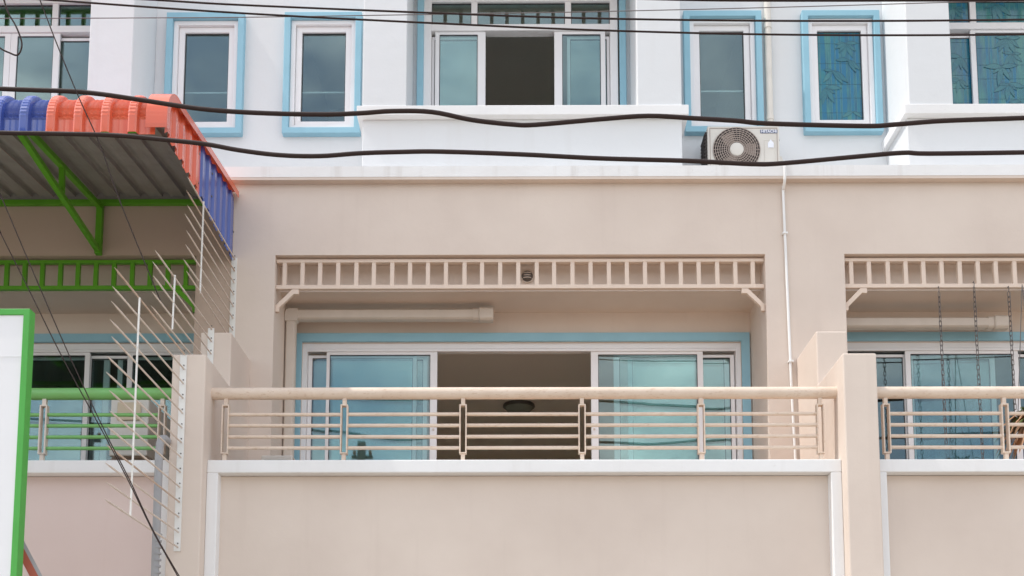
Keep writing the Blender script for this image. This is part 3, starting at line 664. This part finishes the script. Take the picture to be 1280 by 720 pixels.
# ------------------------------------------------------------------ overhead cables
def cable(label, y, pts, r, mat='cable_black', ext=True, yj=0.0, per=5):
    p = [(x, y + yj * math.sin(i * 1.7), z) for i, (x, z) in enumerate(pts)]
    if ext:
        cl_ = lambda v: max(-0.09, min(0.09, v))
        sa = cl_((p[1][2] - p[0][2]) / (p[1][0] - p[0][0])); sb = cl_((p[-1][2] - p[-2][2]) / (p[-1][0] - p[-2][0])); a, b = p[0], p[-1]
        p = [(x, y, a[2] + sa * (x - a[0]) + 0.006 * (x - a[0]) ** 2) for x in (-13.0, -10.0, -7.0, a[0] - 1.2)] + p
        p = p + [(x, y, b[2] + sb * (x - b[0]) + 0.006 * (x - b[0]) ** 2) for x in (b[0] + 1.2, 7.0, 10.0, 13.0)]
    o = MB().tube(spline(p, per), r, 10).build('overhead_cable', mat); return tag(o, label, 'cable', 'overhead cables')
cable('thick black cable, upper of the wavy pair crossing the upper window sill', -2.5, [(-3.955, 6.751), (-3.342, 6.723), (-2.912, 6.663), (-2.421, 6.584), (-1.994, 6.55), (-1.507, 6.535), (-1.203, 6.544), (-0.96, 6.56), (-0.656, 6.552), (-0.352, 6.487), (-0.048, 6.45), (0.133, 6.447), (0.619, 6.49), (0.983, 6.515), (1.346, 6.494), (1.648, 6.474), (1.889, 6.451), (2.614, 6.429), (2.856, 6.441), (3.22, 6.469), (3.824, 6.49)], 0.0175)
cable('thick black cable crossing the fan of the air conditioner and awning edge', -2.75, [(-3.814, 6.245), (-3.46, 6.238), (-2.987, 6.224), (-2.633, 6.191), (-2.302, 6.153), (-2.042, 6.103), (-1.747, 6.065), (-1.454, 6.057), (-1.161, 6.078), (-0.867, 6.087), (-0.574, 6.089), (0.012, 6.066), (0.597, 6.033), (1.239, 6.012), (1.706, 5.986), (1.939, 5.992), (2.524, 6.046), (2.817, 6.07), (2.992, 6.063), (3.691, 6.07)], 0.0165)
cable('slim black cable passing just above the open upper sashes', -2.6, [(-3.546, 7.404), (-1.99, 7.284), (-0.048, 7.173), (0.919, 7.131), (1.884, 7.104), (2.847, 7.094), (3.81, 7.097)], 0.0075)
cable('slim black cable passing across the upper transom panes', -2.65, [(-2.736, 7.365), (-1.979, 7.316), (-0.048, 7.225), (0.914, 7.195), (1.875, 7.179), (2.834, 7.175), (3.792, 7.181)], 0.0075)
cable('thin grey wire stretched in front of the blue window tops', -1.2, [(-4.632, 8.258), (-3.486, 8.258), (-2.342, 8.262), (-1.006, 8.279), (0.371, 8.297), (0.835, 8.306), (2.224, 8.336), (3.79, 8.379)], 0.0042, 'cable_grey')
cable('black cable running above all the others across the upper windows', -2.55, [(-2.2, 7.60), (-1.0, 7.525), (0.318, 7.462), (1.233, 7.428), (1.903, 7.418), (2.876, 7.415), (3.848, 7.416)], 0.011)
cable('slack black cable loop hanging in front of the left upper window', -2.9, [(-3.86, 7.75), (-3.80, 7.36), (-3.778, 7.236), (-3.73, 7.091), (-3.665, 6.978), (-3.619, 6.859), (-3.621, 6.79), (-3.648, 6.753), (-3.702, 6.772), (-3.774, 6.81), (-3.9, 6.92), (-4.3, 7.3), (-5.2, 7.8)], 0.006, ext=False)
cable('thin black wire slanting down past the orange awning', -2.6, [(-3.95, 8.2), (-3.638, 7.405), (-3.452, 6.949), (-3.298, 6.595), (-3.132, 6.237), (-2.964, 5.789), (-2.691, 5.149), (-2.639, 5.026)], 0.0045, ext=False)
cable('black drop wire slanting down over the spikes, the lower of two', -3.2, [(-4.4, 6.9), (-3.617, 5.381), (-3.555, 5.254), (-3.343, 4.853), (-3.092, 4.372), (-2.8, 3.859), (-2.609, 3.513), (-2.436, 3.176), (-2.255, 2.863), (-1.9, 2.25)], 0.0038, ext=False)
cable('black drop wire slanting down over the spikes, the upper of two', -3.25, [(-4.3, 7.1), (-3.607, 5.643), (-3.545, 5.504), (-3.239, 4.83), (-2.999, 4.314), (-2.753, 3.822), (-2.58, 3.5), (-2.414, 3.165), (-2.229, 2.854), (-1.85, 2.25)], 0.0038, ext=False)

# ------------------------------------------------------------------ hanging chains and plant in the right balcony
def chain(x, y, z0, z1, label):
    m = MB(); ln = 0.062; z = z0; k = 0
    m.tube([(x, y + 0.022, z0 + 0.055), (x, y + 0.0, z0 + 0.06), (x, y - 0.008, z0 + 0.03), (x, y, z0)], 0.004, 6)
    while z > z1:
        a = R(20 + 90 * (k % 2)) + random.uniform(-0.3, 0.3); c, s = math.cos(a), math.sin(a); hw = 0.0135; hh = ln / 2; cz = z - hh + 0.006
        pts = []
        for q in range(12):
            w = 2 * math.pi * q / 12; px = hw * math.cos(w); pz = (hh - hw) * (1 if math.sin(w) > 0 else -1) + hw * math.sin(w)
            pts.append((x + px * c + (z0 - z) * 0.004, y + px * s, cz + pz))
        m.tube(pts, 0.0035, 6, closed=True); z -= ln - 0.013; k += 1
    o = m.build('hanging_chain', 'chain_steel'); return tag(o, label, 'chain', 'chains hanging from the lattice')
chain(4.11, 0.022, 6.225, 4.72, 'steel chain hanging from the lattice close to the white door stile')
chain(4.454, 0.022, 6.275, 4.55, 'steel chain hanging from the lattice, between two other chains')
chain(4.79, 0.022, 6.225, 5.05, 'steel chain hanging from the lattice above the potted plant')
t = thing('hanging_plant', 'dry looking plant with green and orange leaves in hanging pot', 'plant', (4.92, -0.05, 4.86))
MB().lathe([(0.0001, -0.12), (0.09, -0.12), (0.13, 0.06), (0.14, 0.06), (0.14, 0.085), (0.12, 0.085), (0.11, 0.04), (0.0001, 0.04)], (0, 0, 0), 'z', 24).build('pot', 'terracotta', t)
for a in range(3):
    w = a * 2.094 + 0.4; MB().tube([(0.13 * math.cos(w), 0.13 * math.sin(w), 0.07), (-0.02, 0.02, 1.42)], 0.004, 6).build('hanger_wire', 'chain_steel', t)
for mat, nm, cnt, lmin, lmax, up in (('leaf_green', 'leaves', 220, 0.12, 0.34, 0.5), ('leaf_dry', 'dry_leaves', 300, 0.12, 0.36, 0.0)):
    m = MB()
    for k in range(cnt):
        a = random.uniform(0, 2 * math.pi); e = random.uniform(-0.9, 0.9) + up; l = random.uniform(lmin, lmax); r_ = random.uniform(0, 0.1)
        c = Vector((r_ * math.cos(a), r_ * math.sin(a), random.uniform(0.0, 0.1))); d = Vector((math.cos(a) * math.cos(e), math.sin(a) * math.cos(e), math.sin(e)))
        p = d.cross(Vector((0, 0, 1)))
        if p.length < 0.1: p = Vector((1, 0, 0))
        p = p.normalized() * random.uniform(0.006, 0.02); g_ = Vector((0, 0, -l * 0.7)); rows = []
        for q in range(5):
            s_ = q / 4; cc = c + d * l * s_ + g_ * s_ * s_; ww = p * math.sin(math.pi * (0.12 + 0.88 * s_)); rows.append((cc - ww, cc + ww))
        for q in range(4): m.add([rows[q][0], rows[q][1], rows[q + 1][1], rows[q + 1][0]], [(0, 1, 2, 3)])
    m.build(nm, mat, t)

# ------------------------------------------------------------------ utility poles across the street (seen mirrored in the doors)
def pole(x, y, ztop, label):
    t = thing('utility_pole', label, 'utility pole', (x, y, 0.12), 0, 'utility poles across the street')
    MB().bar((0, 0, 0), (0, 0, ztop), 0.21, 0.21).build('shaft', 'pole_concrete', t, 0.02)
    for z in (ztop - 0.5, ztop - 1.4): MB().box(-0.3, 0.3, -0.2, -0.131, z, z + 0.1).build('crossarm', 'pole_concrete', t)
    for z in (ztop - 0.5, ztop - 1.4):
        for q in (-0.22, 0.22): MB().lathe([(0.03, 0.12), (0.06, 0.16), (0.03, 0.19), (0.06, 0.23), (0.02, 0.28), (0.0001, 0.28)], (q, -0.165, z), 'z', 10).build('insulator', 'terracotta', t)
    return t
pole(-4.7, -20.5, 11.2, 'concrete utility pole mirrored in the centre sliding door')
pole(-12.9, -20.5, 11.8, 'concrete utility pole mirrored in the left balcony door')
for k, (z, dy) in enumerate(((10.45, 0.2), (10.05, -0.4), (9.35, 0.3))):
    p = [(-30 + 4 * q, -20.5 + dy, z + 0.0025 * (((-30 + 4 * q + 8.8) % 8.2) - 4.1) ** 2 * 4) for q in range(16)]
    o = MB().tube(spline(p, 3), 0.02, 6).build('overhead_cable', 'cable_black')
    tag(o, ('top', 'middle', 'lowest')[k] + ' cable strung between the utility poles across the street', 'cable', 'cables across the street')
